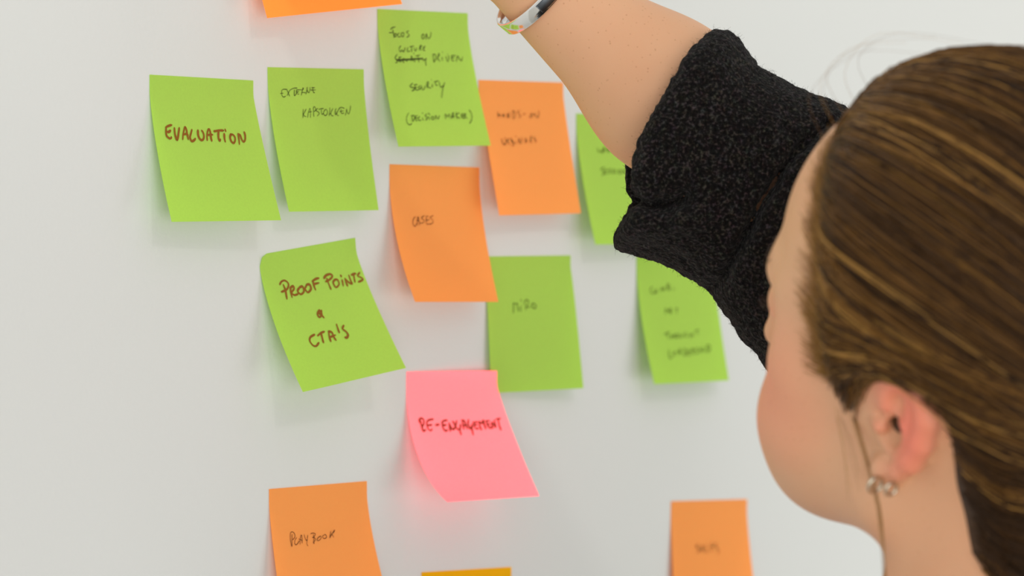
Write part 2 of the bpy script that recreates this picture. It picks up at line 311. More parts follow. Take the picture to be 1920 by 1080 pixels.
def build_note(key):
    rec = NOTES[key]
    mat, inkmat, label = LOOK[key]
    at = note_surface(rec)
    n = 26
    S, T = np.meshgrid(np.linspace(0, 1, n), np.linspace(0, 1, n))
    # paper is never perfectly even: a faint waviness towards the free edge
    P = at(S, T)
    ph = abs(hash_float(key)) * 6
    P[..., 1] += (0 if key in ('miro', 're') else -0.0005) * T ** 2 * (np.sin(S * 5 + ph) + 1) * .6
    if key == 'proof':
        k = np.clip(1 - (S + T) / .075, 0, 1)
        P[..., 1] -= .0006 * k
        P[..., 0] += .0018 * k; P[..., 2] -= .0014 * k
    front = P.reshape(-1, 3)
    back = front + np.array([0, 0.00018, 0])
    V = np.vstack([front, back, front, back])
    F = []
    m = n * n
    for i in range(n - 1):
        for j in range(n - 1):
            a = i * n + j
            F.append((a, a + n, a + n + 1, a + 1))
            F.append((m + a, m + a + 1, m + a + n + 1, m + a + n))
    for i in range(n - 1):
        for a, b_ in ((i, i + 1), ((n - 1) * n + i + 1, (n - 1) * n + i), ((i + 1) * n, i * n), (i * n + n - 1, (i + 1) * n + n - 1)):
            F.append((2 * m + a, 2 * m + b_, 3 * m + b_, 3 * m + a))
    o = mesh_obj('sticky_note', V, F, mat)
    o.location = (rec[0] * 1e-3, 0, rec[1] * 1e-3)
    tag(o, label, 'sticky note', 'sticky notes on the white wall')
    if key in WRITING:
        kind, width, st = WRITING[key]
        width *= 1.3 if kind == 'marker' else .84
        V, F = ink_mesh(at, rec[3], st, width, np.random.default_rng(len(st)))
        if key == 'proof' or True:
            V = np.array(V)
            V[:, 1] -= 0.0007 * np.clip(-V[:, 2] / .076, 0, 1) ** 2
        h = mesh_obj('handwriting', V, F, inkmat, o)
        tag(h, 'brown marker handwriting' if kind == 'marker' else 'thin pen handwriting')
    return o


def hash_float(s):
    return (sum(ord(c) * (i + 3) for i, c in enumerate(s)) % 97) / 97.0


for key in LOOK:
    build_note(key)


# ------------------------------------------------------------------ implicit-surface modelling
def smin(a, b, k):
    if k <= 0:
        return np.minimum(a, b)
    h = np.clip(.5 + .5 * (b - a) / k, 0, 1)
    return b + (a - b) * h - k * h * (1 - h)


def smax(a, b, k):
    return -smin(-a, -b, k)


def ell(c, r):
    c, r = np.array(c, float), np.array(r, float)

    def f(P):
        q = (P - c) / r
        k0 = np.linalg.norm(q, axis=1)
        k1 = np.linalg.norm(q / r, axis=1)
        return k0 * (k0 - 1) / np.maximum(k1, 1e-6)
    return f, c, float(r.max())


def ball(c, r):
    c = np.array(c, float)
    return (lambda P: np.linalg.norm(P - c, axis=1) - r), c, r


def cone(a, b, ra, rb):
    a, b = np.array(a, float), np.array(b, float)
    ab = b - a
    l2 = float(ab @ ab)

    def f(P):
        t = np.clip(((P - a) @ ab) / l2, 0, 1)
        return np.linalg.norm(P - a - t[:, None] * ab, axis=1) - (ra + (rb - ra) * t)
    return f, (a + b) / 2, math.sqrt(l2) / 2 + max(ra, rb)


class Blend:
    """Ordered list of (primitive, blend width, +1 add / -1 carve), evaluated only where it matters."""

    def __init__(self, margin):
        self.items, self.margin = [], margin

    def add(self, prim, k=0.0, op=1):
        self.items.append((prim, k, op))

    def __call__(self, P, c=None, r=None):
        d = np.full(len(P), 1.0e3)
        for (f, pc, pr), k, op in self.items:
            if c is not None and np.linalg.norm(c - pc) > pr + r + max(self.margin, 1.5 * k):
                continue
            v = f(P)
            d = smin(d, v, k) if op > 0 else smax(d, -v, k)
        return d


def surface_nets(f, lo, hi, h, B=14):
    lo, hi = np.array(lo, float), np.array(hi, float)
    nb = np.ceil((hi - lo) / (h * B)).astype(int)
    g = np.stack(np.meshgrid(*[np.arange(B + 1)] * 3, indexing='ij'), -1).reshape(-1, 3)
    keys, pos, quads = [], [], []
    big = 1 << 20
    kid = lambda I: (I[:, 0] + 8) + (I[:, 1] + 8) * 4096 + (I[:, 2] + 8) * 4096 * 4096
    rad = B * h * .5 * 1.7321
    cen = np.stack(np.meshgrid(*[np.arange(n) for n in nb], indexing='ij'), -1).reshape(-1, 3)
    cpos = lo + (cen + .5) * B * h
    dc = np.concatenate([f(cpos[i:i + 20000]) for i in range(0, len(cpos), 20000)])
    for b, c in zip(cen[np.abs(dc) < rad * 1.6], cpos[np.abs(dc) < rad * 1.6]):
        i0 = b * B
        P = lo + (g + i0) * h
        D = f(P, c, rad).reshape(B + 1, B + 1, B + 1)
        s = D < 0
        if s.all() or not s.any():
            continue
        # cell vertices
        acc = np.zeros((B, B, B, 3)); cnt = np.zeros((B, B, B))
        for ax in range(3):
            d0 = np.take(D, np.arange(B), ax); d1 = np.take(D, np.arange(1, B + 1), ax)
            x = (d0 < 0) != (d1 < 0)
            t = np.where(x, d0 / np.where(x, d0 - d1, 1), 0)
            o1, o2 = [a for a in range(3) if a != ax]
            for u in (0, 1):
                for v in (0, 1):
                    sl = [slice(None)] * 3
                    sl[o1] = slice(u, B + u); sl[o2] = slice(v, B + v)
                    xx, tt = x[tuple(sl)], t[tuple(sl)]
                    cnt += xx
                    acc[..., ax] += np.where(xx, tt, 0)
                    acc[..., o1] += xx * u
                    acc[..., o2] += xx * v
            # quads for edges starting in this block
            core = [slice(0, B)] * 3
            xe = x[tuple(core)]
            I = np.argwhere(xe)
            if len(I):
                I = I + i0
                e1 = np.zeros(3, int); e1[o1] = 1
                e2 = np.zeros(3, int); e2[o2] = 1
                q = np.stack([kid(I - e1 - e2), kid(I - e2), kid(I), kid(I - e1)], 1)
                ins = d0[tuple(core)][xe] < 0
                flip = ins if ax != 1 else ~ins
                q[~flip] = q[~flip][:, ::-1]
                quads.append(q)
        act = np.argwhere(cnt > 0)
        ii = act + i0
        keys.append(kid(ii))
        pos.append(lo + (ii + acc[tuple(act.T)] / cnt[tuple(act.T)][:, None]) * h)
    keys = np.concatenate(keys); pos = np.concatenate(pos); quads = np.concatenate(quads)
    o = np.argsort(keys); keys, pos = keys[o], pos[o]
    idx = np.clip(np.searchsorted(keys, quads), 0, len(keys) - 1)
    ok = (keys[idx] == quads).all(1)
    return pos, idx[ok]


def relax(V, F, n=1, lam=.5):
    E = np.concatenate([F[:, [0, 1]], F[:, [1, 2]], F[:, [2, 3]], F[:, [3, 0]]])
    E = np.concatenate([E, E[:, ::-1]])
    deg = np.bincount(E[:, 0], minlength=len(V)).astype(float)
    for _ in range(n):
        A = np.stack([np.bincount(E[:, 0], V[E[:, 1], k], minlength=len(V)) for k in range(3)], 1)
        V = V + lam * (A / np.maximum(deg, 1)[:, None] - V)
    return V


def normals(V, F):
    n = np.cross(V[F[:, 2]] - V[F[:, 0]], V[F[:, 3]] - V[F[:, 1]])
    out = np.zeros_like(V)
    for k in range(4):
        for a in range(3):
            out[:, a] += np.bincount(F[:, k], n[:, a], minlength=len(V))
    return out / (np.linalg.norm(out, axis=1)[:, None] + 1e-12)


LAT = RNG.random((32, 32, 32))


def vnoise(P, s):
    q = P / s
    i = np.floor(q).astype(int)
    t = q - i
    t = t * t * (3 - 2 * t)
    r = 0
    for dx in (0, 1):
        for dy in (0, 1):
            for dz in (0, 1):
                w = (t[:, 0] if dx else 1 - t[:, 0]) * (t[:, 1] if dy else 1 - t[:, 1]) * (t[:, 2] if dz else 1 - t[:, 2])
                r = r + w * LAT[(i[:, 0] + dx) % 32, (i[:, 1] + dy) % 32, (i[:, 2] + dz) % 32]
    return r - .5


# ------------------------------------------------------------------ the person: pose
EAR = np.array((-0.1835, -0.4275, 1.4715))          # left ear canal
HEAD_SCALE = 1.0739e-3
heading, pitch, roll = math.radians(89.0), math.radians(19.0), math.radians(20.1)
F_ = np.array((math.cos(heading), math.sin(heading), 0.0)); U_ = np.array((0, 0, 1.0))
L_ = np.cross(U_, F_)
F_, U_ = F_ * math.cos(pitch) + U_ * math.sin(pitch), U_ * math.cos(pitch) - F_ * math.sin(pitch)
U_, L_ = U_ * math.cos(roll) + L_ * math.sin(roll), L_ * math.cos(roll) - U_ * math.sin(roll)
HR = np.stack([L_, -F_, U_], 1)                      # columns: her left, back, up
HO = EAR - HR @ (np.array((70, 4, 0)) * HEAD_SCALE)  # head origin between the ears
to_head = lambda P: ((P - HO) @ HR) / HEAD_SCALE
from_head = lambda Q: HO + (np.asarray(Q, float) * HEAD_SCALE) @ HR.T

SHOULDER_R = np.array((0.006, -0.39, 1.392))
ELBOW_R = np.array((0.0624, -0.2587, 1.5418))
WRIST_R = np.array((-0.0696, -0.1328, 1.6889))
KNUCKLE_R = np.array((-0.0600, -0.0870, 1.7420))
NECK = np.array((-0.106, -0.438, 1.335))
CHEST = np.array((-0.130, -0.44, 1.22))
SHOULDER_L = np.array((-0.285, -0.455, 1.315))
ELBOW_L = np.array((-0.345, -0.47, 1.05))
WRIST_L = np.array((-0.335, -0.36, 0.83))
PELVIS = np.array((-0.140, -0.47, 0.90))

skull = Blend(40)
skull.add(ell((0, 8, 50), (73, 94, 78)))
skull.add(ell((0, -16, 42), (66, 72, 62)), 20)
skull.add(ell((0, 10, 8), (66, 80, 62)), 25)
head = Blend(40)
head.items = list(skull.items)
head.add(ell((0, -28, -15), (57, 56, 66)), 22)
for s in (-1, 1):
    head.add(cone((50 * s, -6, -44), (18 * s, -68, -71), 16, 15), 24)
    head.add(ball((50 * s, -50, -2), 17), 16)
    head.add(ball((38 * s, -55, -33), 26), 20)
    head.add(cone((40 * s, -74, 32), (12 * s, -86, 28), 8, 9), 14)
    head.add(cone((50 * s, -58, 30), (51 * s, -56, 4), 9, 9), 12)
head.add(ball((0, -76, -76), 13), 20)
for s in (-1, 1):
    head.add(ball((30 * s, -58, -56), 17), 22)
head.add(ell((0, -78, -46), (26, 18, 26)), 16)
for s in (-1, 1):
    head.add(ell((32 * s, -94, 14), (16, 13, 10)), 9, -1)
    head.add(ball((31 * s, -75, 13), 13), 3)
head.add(cone((0, -84, 20), (0, -103, -10), 6, 7.5), 9)
head.add(ball((0, -104, -14), 8.5), 6)
for s in (-1, 1):
    head.add(ball((11 * s, -100, -19), 7), 6)
    head.add(cone((15 * s, -90, -45), (0, -97, -43), 4, 5), 5)
    head.add(cone((13 * s, -89, -53), (0, -94, -54), 4, 6), 5)
# ears
EU = 0.86
for s in (-1, 1):
    ev = np.array((0.05 * s, 0.20, 1.0)); ev /= np.linalg.norm(ev)
    ew = np.array((0.24 * s, 0.95, -0.17)); ew /= np.linalg.norm(ew)
    en = np.cross(ev, ew) * s
    if en[0] * s < 0:
        en = -en
    eo = np.array((67 * s, 2, 2))
    E3 = lambda w, v, n=0.0: eo + EU * (.86 * w * ew + v * ev + n * en)
    head.add(cone(E3(8, -6, -4), E3(10, 18, -4), 11 * EU, 13 * EU), 5)
    head.add(ball(E3(8, -2, 6.8), 11.2 * EU), 2.2, -1)
    head.add(ball(E3(12, 17, 8.5), 8.8 * EU), 2.5, -1)
    hx = [(3, 4, 2), (0, 15, 2.5), (4, 27, 2.5), (14, 33, 2), (24, 30, 1), (30, 19, 0), (30, 5, 0), (26, -9, 0), (18, -20, 0), (9, -26, 0)]
    rr = [2.5, 3.2, 4.0, 4.8, 5.6, 6.2, 6.2, 5.8, 5.0, 4.8]
    for i in range(len(hx) - 1):
        head.add(cone(E3(*hx[i]), E3(*hx[i + 1]), rr[i] * EU, rr[i + 1] * EU), 2.2)
    ah = [(10, 24, 1), (17, 16, 1.5), (21, 3, 1.5), (16, -11, 1)]
    for i in range(3):
        head.add(cone(E3(*ah[i]), E3(*ah[i + 1]), 1.9 * EU, 1.9 * EU), 3.0)
    head.add(ball(E3(0, -3, 3), 4.5 * EU), 3)
    head.add(ell(E3(8, -27, 0), (5.5, 7.5, 7.5)), 3)
    head.add(ball(E3(7, 0, 0), 3.0), 2, -1)

body = Blend(.03)


def head_prim():
    def f(P):
        Q = to_head(P)
        return head(Q, Q.mean(0), float(np.linalg.norm(Q - Q.mean(0), axis=1).max()) + 1) * HEAD_SCALE
    return f, from_head((0, -5, 20)), .16


def head_prim_far():
    def f(P):
        return head(to_head(P)) * HEAD_SCALE
    return f


body.add(head_prim())
# neck, chest, arms: one skin
skb = from_head((0, 30, -18))
body.add(cone(skb, NECK, .050, .056), .028)
body.add(cone(from_head((0, 36, 10)), NECK + np.array((0.02, -.02, 0)), .040, .060), .02)
body.add(cone(NECK, CHEST, .06, .10), .05)
body.add(cone(NECK, SHOULDER_L, .05, .05), .04)
body.add(cone(NECK, SHOULDER_R, .05, .05), .04)
body.add(cone(SHOULDER_R, ELBOW_R, .046, .040), .03)
ax = (WRIST_R - ELBOW_R); ax_n = ax / np.linalg.norm(ax)
bulge = np.array((-0.0202, -0.187, 1.6262))
body.add(cone(ELBOW_R, bulge, .042, .0352), .02)
body.add(cone(bulge, WRIST_R, .0352, .0212), .02)
body.add(cone(SHOULDER_L, ELBOW_L, .044, .036), .03)
body.add(cone(ELBOW_L, WRIST_L, .036, .021), .03)


def hand(wrist, knuckle, palm_n, side, curl, spread=1.0):
    """palm + five bent fingers; palm_n points out of the palm, side towards the thumb"""
    d = knuckle - wrist
    L0 = np.linalg.norm(d); d = d / L0
    n = palm_n - d * (palm_n @ d); n /= np.linalg.norm(n)
    t = side - d * (side @ d) - n * (side @ n); t /= np.linalg.norm(t)
    for q, r in ((-.024, .0115), (-.008, .0125), (.008, .0125), (.023, .0125)):
        body.add(cone(wrist + t * q * .55, knuckle + t * q, .014, r), .012)
    lens = {-.028: (.030, .020, .017), -.0095: (.037, .024, .019), .0095: (.041, .027, .020), .027: (.037, .023, .019)}
    for i, (q, seg) in enumerate(lens.items()):
        a = knuckle + t * q - d * .004 * abs(i - 2)
        ang = curl[i] * .5
        for k, l in enumerate(seg):
            ang += curl[i] * (.5 if k == 0 else .8)
            dd = (d + t * q * 3.0 * spread) ; dd = dd / np.linalg.norm(dd)
            v = dd * math.cos(ang) + n * math.sin(ang)
            b = a + v * l
            body.add(cone(a, b, .0088 - .0008 * k, .0082 - .0009 * k), .003)
            a = b
    a = wrist + d * .022 + t * .022
    for l, v, r0, r1 in ((.042, d * .55 + t * .75 + n * .35, .0145, .0105), (.031, d * .85 + t * .35 + n * .4, .0105, .009), (.025, d * .95 + t * .05 + n * .35, .0092, .0075)):
        v = v / np.linalg.norm(v)
        body.add(cone(a, a + v * l, r0, r1), .006)
        a = a + v * l


# right hand flat against the wall above the frame, left hand hanging
hand(WRIST_R + ax_n * .012, KNUCKLE_R, np.array((0.2, .55, -.8)), np.array((-1.0, 0, .1)), (.10, .06, .06, .16))
hand(WRIST_L + np.array((0, .004, -.012)), WRIST_L + np.array((.012, .03, -.085)), np.array((.9, -.1, 0)), np.array((.1, 1, .2)), (.5, .42, .38, .3), .3)


class Far:
    """Full body field used to find the blocks worth meshing."""
    def __call__(self, P, c=None, r=None):
        if c is None:
            return body(P)
        return body(P, c, r)


V, F = surface_nets(Far(), (-.42, -.62, .66), (.14, .02, 1.86), .0016)
V = relax(V, F, 2, .4)


def skin_material():
    m, N, L, b = material('skin', srgb(226, 178, 148), 0.5, 0.35)
    tc = N.new('ShaderNodeTexCoord')
    sepn = N.new('ShaderNodeTexNoise'); sepn.inputs['Scale'].default_value = 14; sepn.inputs['Detail'].default_value = 3
    blot = N.new('ShaderNodeMix'); blot.data_type = 'RGBA'
    blot.inputs['A'].default_value = srgb(231, 182, 143); blot.inputs['B'].default_value = srgb(223, 162, 122)
    # flush: warmer colour stored per vertex on the ear rim and cheek
    at = N.new('ShaderNodeAttribute'); at.attribute_name = 'flush'
    fl = N.new('ShaderNodeMix'); fl.data_type = 'RGBA'; fl.inputs['B'].default_value = srgb(248, 138, 112)
    # freckles
    vo = N.new('ShaderNodeTexVoronoi'); vo.inputs['Scale'].default_value = 430
    vr = N.new('ShaderNodeMapRange'); vr.inputs['From Min'].default_value = .10; vr.inputs['From Max'].default_value = .24
    vr.inputs['To Min'].default_value = 1; vr.inputs['To Max'].default_value = 0
    msk = N.new('ShaderNodeSeparateColor')
    gt = N.new('ShaderNodeMapRange'); gt.inputs['From Min'].default_value = .5; gt.inputs['From Max'].default_value = .95
    mul = N.new('ShaderNodeMath'); mul.operation = 'MULTIPLY'
    mul2 = N.new('ShaderNodeMath'); mul2.operation = 'MULTIPLY'; mul2.inputs[1].default_value = .42
    fr = N.new('ShaderNodeMix'); fr.data_type = 'RGBA'; fr.inputs['B'].default_value = srgb(176, 112, 72)
    n3 = N.new('ShaderNodeTexNoise'); n3.inputs['Scale'].default_value = 700; n3.inputs['Detail'].default_value = 3
    bump = N.new('ShaderNodeBump'); bump.inputs['Strength'].default_value = .12; bump.inputs['Distance'].default_value = .0006
    for t in (sepn, vo, n3):
        L.new(tc.outputs['Object'], t.inputs['Vector'])
    L.new(sepn.outputs['Fac'], blot.inputs['Factor'])
    L.new(blot.outputs['Result'], fl.inputs['A']); L.new(at.outputs['Fac'], fl.inputs['Factor'])
    L.new(vo.outputs['Distance'], vr.inputs['Value']); L.new(vo.outputs['Color'], msk.inputs['Color'])
    L.new(msk.outputs['Red'], gt.inputs['Value'])
    L.new(vr.outputs['Result'], mul.inputs[0]); L.new(gt.outputs['Result'], mul.inputs[1])
    L.new(mul.outputs['Value'], mul2.inputs[0]); L.new(mul2.outputs['Value'], fr.inputs['Factor'])
    L.new(fl.outputs['Result'], fr.inputs['A']); L.new(fr.outputs['Result'], b.inputs['Base Color'])
    L.new(n3.outputs['Fac'], bump.inputs['Height']); L.new(bump.outputs['Normal'], b.inputs['Normal'])
    b.inputs['Subsurface Weight'].default_value = .12
    b.inputs['Subsurface Radius'].default_value = (.006, .002, .001)
    b.inputs['Subsurface Scale'].default_value = 1.0
    return m


person = mesh_obj('person', V, F, skin_material())
tag(person, 'woman with brown tied-back hair and dark wool sweater, right arm raised towards the wall', 'person')
Q = to_head(V)
ear_f = np.zeros(len(V))
for s in (1, -1):
    d = np.linalg.norm((Q - np.array((80 * s, 16, 8))) / np.array((16, 22, 34)), axis=1)
    ear_f = np.maximum(ear_f, np.clip(1.35 - d, 0, 1) * np.clip((np.abs(Q[:, 0]) - 66) / 8, 0, 1))
    d = np.linalg.norm((Q - np.array((50 * s, -62, -12))) / np.array((34, 32, 34)), axis=1)
    ear_f = np.maximum(ear_f, .45 * np.clip(1.3 - d, 0, 1))
att = person.data.attributes.new('flush', 'FLOAT', 'POINT')
att.data.foreach_set('value', ear_f.astype(np.float32))


# ------------------------------------------------------------------ hair
HAIRLINE = [(-96, 92), (-62, 94), (-45, 73), (-37, 53), (-37, 34), (-32, 16), (-26, 4), (-20, -4), (-15, -8), (-11, 0), (-4, 14),
            (4, 24), (16, 28), (27, 22), (33, 6), (38, -18), (48, -44), (66, -58), (120, -62), (160, 60), (100, 180), (-60, 180), (-130, 120)]


def poly_dist(P, poly):
    """signed distance, positive inside"""
    P = np.asarray(P, float)
    A = np.array(poly, float); Bq = np.roll(A, -1, 0)
    d = np.full(len(P), 1e9); ins = np.zeros(len(P), bool)
    for a, b in zip(A, Bq):
        e = b - a
        t = np.clip(((P - a) @ e) / (e @ e), 0, 1)
        d = np.minimum(d, np.linalg.norm(P - a - t[:, None] * e, axis=1))
        c = ((a[1] > P[:, 1]) != (b[1] > P[:, 1])) & (P[:, 0] < (b[0] - a[0]) * (P[:, 1] - a[1]) / (b[1] - a[1] + 1e-12) + a[0])
        ins ^= c
    return np.where(ins, d, -d)


under = Blend(60)
under.items = list(head.items[:13])
neck_q0, neck_q1 = (0, 32, -18), tuple(to_head(NECK[None])[0])
under.add(cone(neck_q0, neck_q1, 50, 56), 28)


def hair_field(P, c=None, r=None):
    pd = poly_dist(P[:, 1:], HAIRLINE)
    return under(P) - np.clip(.32 * (pd - 2.5), -3, 6.5)


Vh, Fh = surface_nets(hair_field, (-100, -110, -75), (100, 130, 150), 2.4)
Vh = relax(Vh, Fh, 3, .5)
hm = bpy.data.materials.new('brown_hair')
hm.use_nodes = True
N, L = hm.node_tree.nodes, hm.node_tree.links
b = N['Principled BSDF']
b.inputs['Roughness'].default_value = .42
b.inputs['Specular IOR Level'].default_value = .3
at = N.new('ShaderNodeAttribute'); at.attribute_name = 'tone'
ramp = N.new('ShaderNodeValToRGB')
cr = ramp.color_ramp
cr.elements[0].position = 0; cr.elements[0].color = srgb(42, 26, 11)
cr.elements[1].position = 1; cr.elements[1].color = srgb(196, 146, 74)
e = cr.elements.new(.45); e.color = srgb(73, 47, 20)
e = cr.elements.new(.75); e.color = srgb(130, 88, 36)
L.new(at.outputs['Fac'], ramp.inputs['Fac']); L.new(ramp.outputs['Color'], b.inputs['Base Color'])
hair = mesh_obj('hair', from_head(Vh), Fh, hm, person)
tag(hair, 'smooth brown hair combed back from the forehead with golden streaks')

KNOT = np.array((0, 116, 5.0))
HC = np.array((0, 14, 30.0))


def skull_radius(D, off):
    lo, hi = np.full(len(D), 20.0), np.full(len(D), 190.0)
    for _ in range(22):
        m = .5 * (lo + hi)
        o = under(HC + D * m[:, None]) < off
        lo, hi = np.where(o, m, lo), np.where(o, hi, m)
    return .5 * (lo + hi)


def strand_set(n, seg, spread_deg, base_off, off_rand):
    roots = []
    while len(roots) < n:
        C_ = np.stack([RNG.uniform(-95, 95, 4000), RNG.uniform(-105, 110, 4000), RNG.uniform(-62, 150, 4000)], 1)
        k = np.abs(under(C_)) < 3
        C_ = C_[k]
        pd = poly_dist(C_[:, 1:], HAIRLINE)
        w = np.where(pd > .5, np.where(pd < 9, 1.0, .32), 0)
        C_ = C_[RNG.random(len(C_)) < w]
        roots += list(C_)
    R = np.array(roots[:n])
    D0 = R - HC; D0 /= np.linalg.norm(D0, axis=1)[:, None]
    kd = KNOT - HC; kd /= np.linalg.norm(kd)
    ang = np.arccos(np.clip(D0 @ kd, -1, 1))
    t = np.linspace(0, 1, seg)
    om = np.sin(ang) + 1e-6
    pdr = poly_dist(R[:, 1:], HAIRLINE)
    jit = np.radians(spread_deg) * RNG.standard_normal((n, 3))
    wav = RNG.random((n, 3)) * 6.28
    pts = np.zeros((n, seg, 3))
    amp = base_off + off_rand * RNG.random(n) ** 1.5
    end_sp = RNG.standard_normal((n, 3)) * np.array((9, 4, 9))
    bay = np.zeros(n)
    side = (R[:, 1] < 2) & (R[:, 2] < 40)               # hair from the temples goes over the ear first
    WD = np.stack([np.sign(R[:, 0]) * 66, np.full(n, 4.0), np.maximum(40.0, R[:, 2] + 8)], 1) - HC
    WD /= np.linalg.norm(WD, axis=1)[:, None]
    for i, tt in enumerate(t):
        D = (np.sin((1 - tt) * ang) / om)[:, None] * D0 + (np.sin(tt * ang) / om)[:, None] * kd
        D = np.where(side[:, None], (1 - tt) ** 2 * D0 + 2 * tt * (1 - tt) * 1.5 * WD + tt ** 2 * kd, D)
        D = D + jit * (math.sin(math.pi * tt) * .8 + .2 * tt) + .012 * np.sin(wav + tt * 7)
        D /= np.linalg.norm(D, axis=1)[:, None]
        r0 = skull_radius(D, 0)
        P = HC + D * r0[:, None]
        pd = poly_dist(P[:, 1:], HAIRLINE)
        off = np.clip(.32 * np.maximum(pd, 0), 0, 6.5) + amp * min(1, tt * 5 + .12)
        pts[:, i] = HC + D * skull_radius(D, off)[:, None] + end_sp * tt ** 3
        bay = np.maximum(bay, np.where((P[:, 1] > -12) & (P[:, 1] < 38) & (P[:, 2] < 30), -pd, 0))
    tone = np.clip(.33 + .17 * RNG.standard_normal(n), 0, 1)
    # lighter golden locks run in bands, and short fine hair along the hairline is lighter
    band = np.sin(R[:, 2] * .16 + R[:, 1] * .05) + .8 * np.sin(R[:, 2] * .43 + 1.3 + R[:, 0] * .03)
    tone = np.clip(tone + .30 * np.clip(band - .45, 0, 2) - .05 + .42 * np.clip(1 - pdr / 14, 0, 1) * (R[:, 1] < 0), 0, 1)
    keep = bay < 0.9                                  # nothing combed across the ear
    return pts[keep], tone[keep]


def tubes(pts, tone, r0, r1):
    """three-sided tapered strands in one vertex/face list"""
    n, s, _ = pts.shape
    T = np.gradient(pts, axis=1)
    T /= np.linalg.norm(T, axis=2)[..., None] + 1e-9
    ref = np.array((.31, .52, .79))
    A = np.cross(T, ref); A /= np.linalg.norm(A, axis=2)[..., None] + 1e-9
    Bn = np.cross(T, A)
    rad = np.linspace(r0, r1, s)[None, :, None]
    ring = [pts + rad * (A * math.cos(a) + Bn * math.sin(a)) for a in (0, 2.094, 4.189)]
    V = np.stack(ring, 2).reshape(-1, 3)
    base = (np.arange(n)[:, None] * s + np.arange(s - 1)[None]).reshape(-1) * 3
    F = np.concatenate([np.stack([base + k, base + (k + 1) % 3, base + 3 + (k + 1) % 3, base + 3 + k], 1) for k in range(3)])
    return V, F, np.repeat(tone, s * 3)


def add_tone(o, tone):
    a = o.data.attributes.new('tone', 'FLOAT', 'POINT')
    a.data.foreach_set('value', np.asarray(tone, np.float32))


pts, tone = strand_set(9000, 15, 2.0, 0.4, 3.4)
Vs, Fs, ts = tubes(pts, tone, .26, .20)
strands = mesh_obj('hair_strands', from_head(Vs), Fs, hm, hair)
strands['kind'] = 'stuff'
add_tone(strands, ts)
band = np.sin(Vh[:, 2] * .16 + Vh[:, 1] * .05)
pdh = poly_dist(Vh[:, 1:], HAIRLINE)
add_tone(hair, np.clip(.3 + .1 * band + .4 * np.clip(1 - pdh / 16, 0, 1) * (Vh[:, 1] < 0), 0, 1))

# ponytail behind the head
n = 900
k0 = RNG.standard_normal((n, 3)) * np.array((9, 5, 9)) + KNOT
fall = np.linspace(0, 1, 18)
pt = np.zeros((n, 18, 3))
sp = RNG.standard_normal((n, 3)) * np.array((13, 11, 8))
for i, tt in enumerate(fall):
    g = np.array((0, 46 * math.sin(min(tt * 2.2, 1.57)), 14 * math.sin(tt * 6) - 210 * tt ** 1.6))
    pt[:, i] = k0 + g + sp * min(1, tt * 3) * (1 - .3 * tt)
Vs, Fs, ts = tubes(pt, np.clip(.34 + .2 * RNG.standard_normal(n), 0, 1), .35, .2)
pony = mesh_obj('ponytail', from_head(Vs), Fs, hm, hair)
add_tone(pony, ts)
em, N, L, b = material('dark_hair_elastic', srgb(28, 26, 26), .8, .2)
bm = []
Vt, Ft = [], []
for i in range(28):
    for j in range(10):
        a, c = 2 * math.pi * i / 28, 2 * math.pi * j / 10
        r = 17 + 5 * math.cos(c)
        Vt.append(KNOT + np.array((r * math.cos(a), 8 + 5 * math.sin(c), r * math.sin(a))))
        Ft.append((i * 10 + j, ((i + 1) % 28) * 10 + j, ((i + 1) % 28) * 10 + (j + 1) % 10, i * 10 + (j + 1) % 10))
mesh_obj('hair_elastic', from_head(np.array(Vt)), Ft, em, hair)

# loose wisps: sideburn lock hanging past the jaw, baby hairs over the forehead
wis = []


def wisp(ctrl, n, spread, seg=16):
    c = smooth_line(np.array(ctrl, float), 6)
    u = np.linspace(0, len(c) - 1, seg)
    base = np.stack([np.interp(u, np.arange(len(c)), c[:, k]) for k in range(3)], 1)
    for _ in range(n):
        j = RNG.standard_normal(3) * spread
        j2 = RNG.standard_normal(3) * spread
        f_ = np.linspace(0, 1, seg)[:, None]
        wis.append(base + j * (1 - f_) + j2 * f_ + .5 * np.sin(f_ * 9 + RNG.random() * 6) * spread)


wisp([(66, -18, 0), (70, -5, -18), (75, 6.5, -34), (80, 14, -50), (85, 22, -75), (90, 31, -112)], 16, .55)
wisp([(63, -30, 4), (66, -23, -8), (69, -15, -20), (72, -8, -32)], 6, 3.0)
for i in range(6):
    x = RNG.uniform(-20, 30)
    wisp([(x, -70, 88), (x + 4, -76 + RNG.uniform(-6, 3), 108), (x + 6, -60, 126 + RNG.uniform(0, 9)), (x + 6, -30 + RNG.uniform(-10, 20), 138 + RNG.uniform(0, 6))], 1, 1.2)
HL = np.array([(-62, 94), (-45, 73), (-37, 53), (-37, 34), (-32, 16), (-26, 2), (-23, -9)], float)
for i in range(1100):
    u = RNG.uniform(0, 4.7)
    k = int(u)
    y, z = HL[k] * (1 - u + k) + HL[k + 1] * (u - k)
    rows = []
    for s_, dz in ((-RNG.uniform(1, 17) * RNG.uniform(.3, 1), 2), (3, 0), (15, -3), (28, -7)):
        yy, zz = y + s_, z + dz + RNG.uniform(-1, 1) + max(0, 34 - z) * max(0, s_) * .045
        xs = np.linspace(20, 90, 141)
        q = np.stack([xs, np.full(141, yy), np.full(141, zz)], 1)
        v = under(q)
        i_ = np.argmin(np.abs(v - .6 - max(0, s_) * .1)) if v.min() < .5 else 0
        rows.append((xs[i_], yy, zz) if i_ else None)
    if all(r is not None for r in rows):
        wisp(rows, 1, .8)

Vs, Fs, ts = tubes(np.array(wis), np.clip(.84 + .1 * RNG.standard_normal(len(wis)), 0, 1), .085, .05)
w_ = mesh_obj('loose_wisps', from_head(Vs), Fs, hm, hair)
add_tone(w_, ts)
tag(w_, 'fine loose hairs at the hairline and a thin lock hanging past the ear')

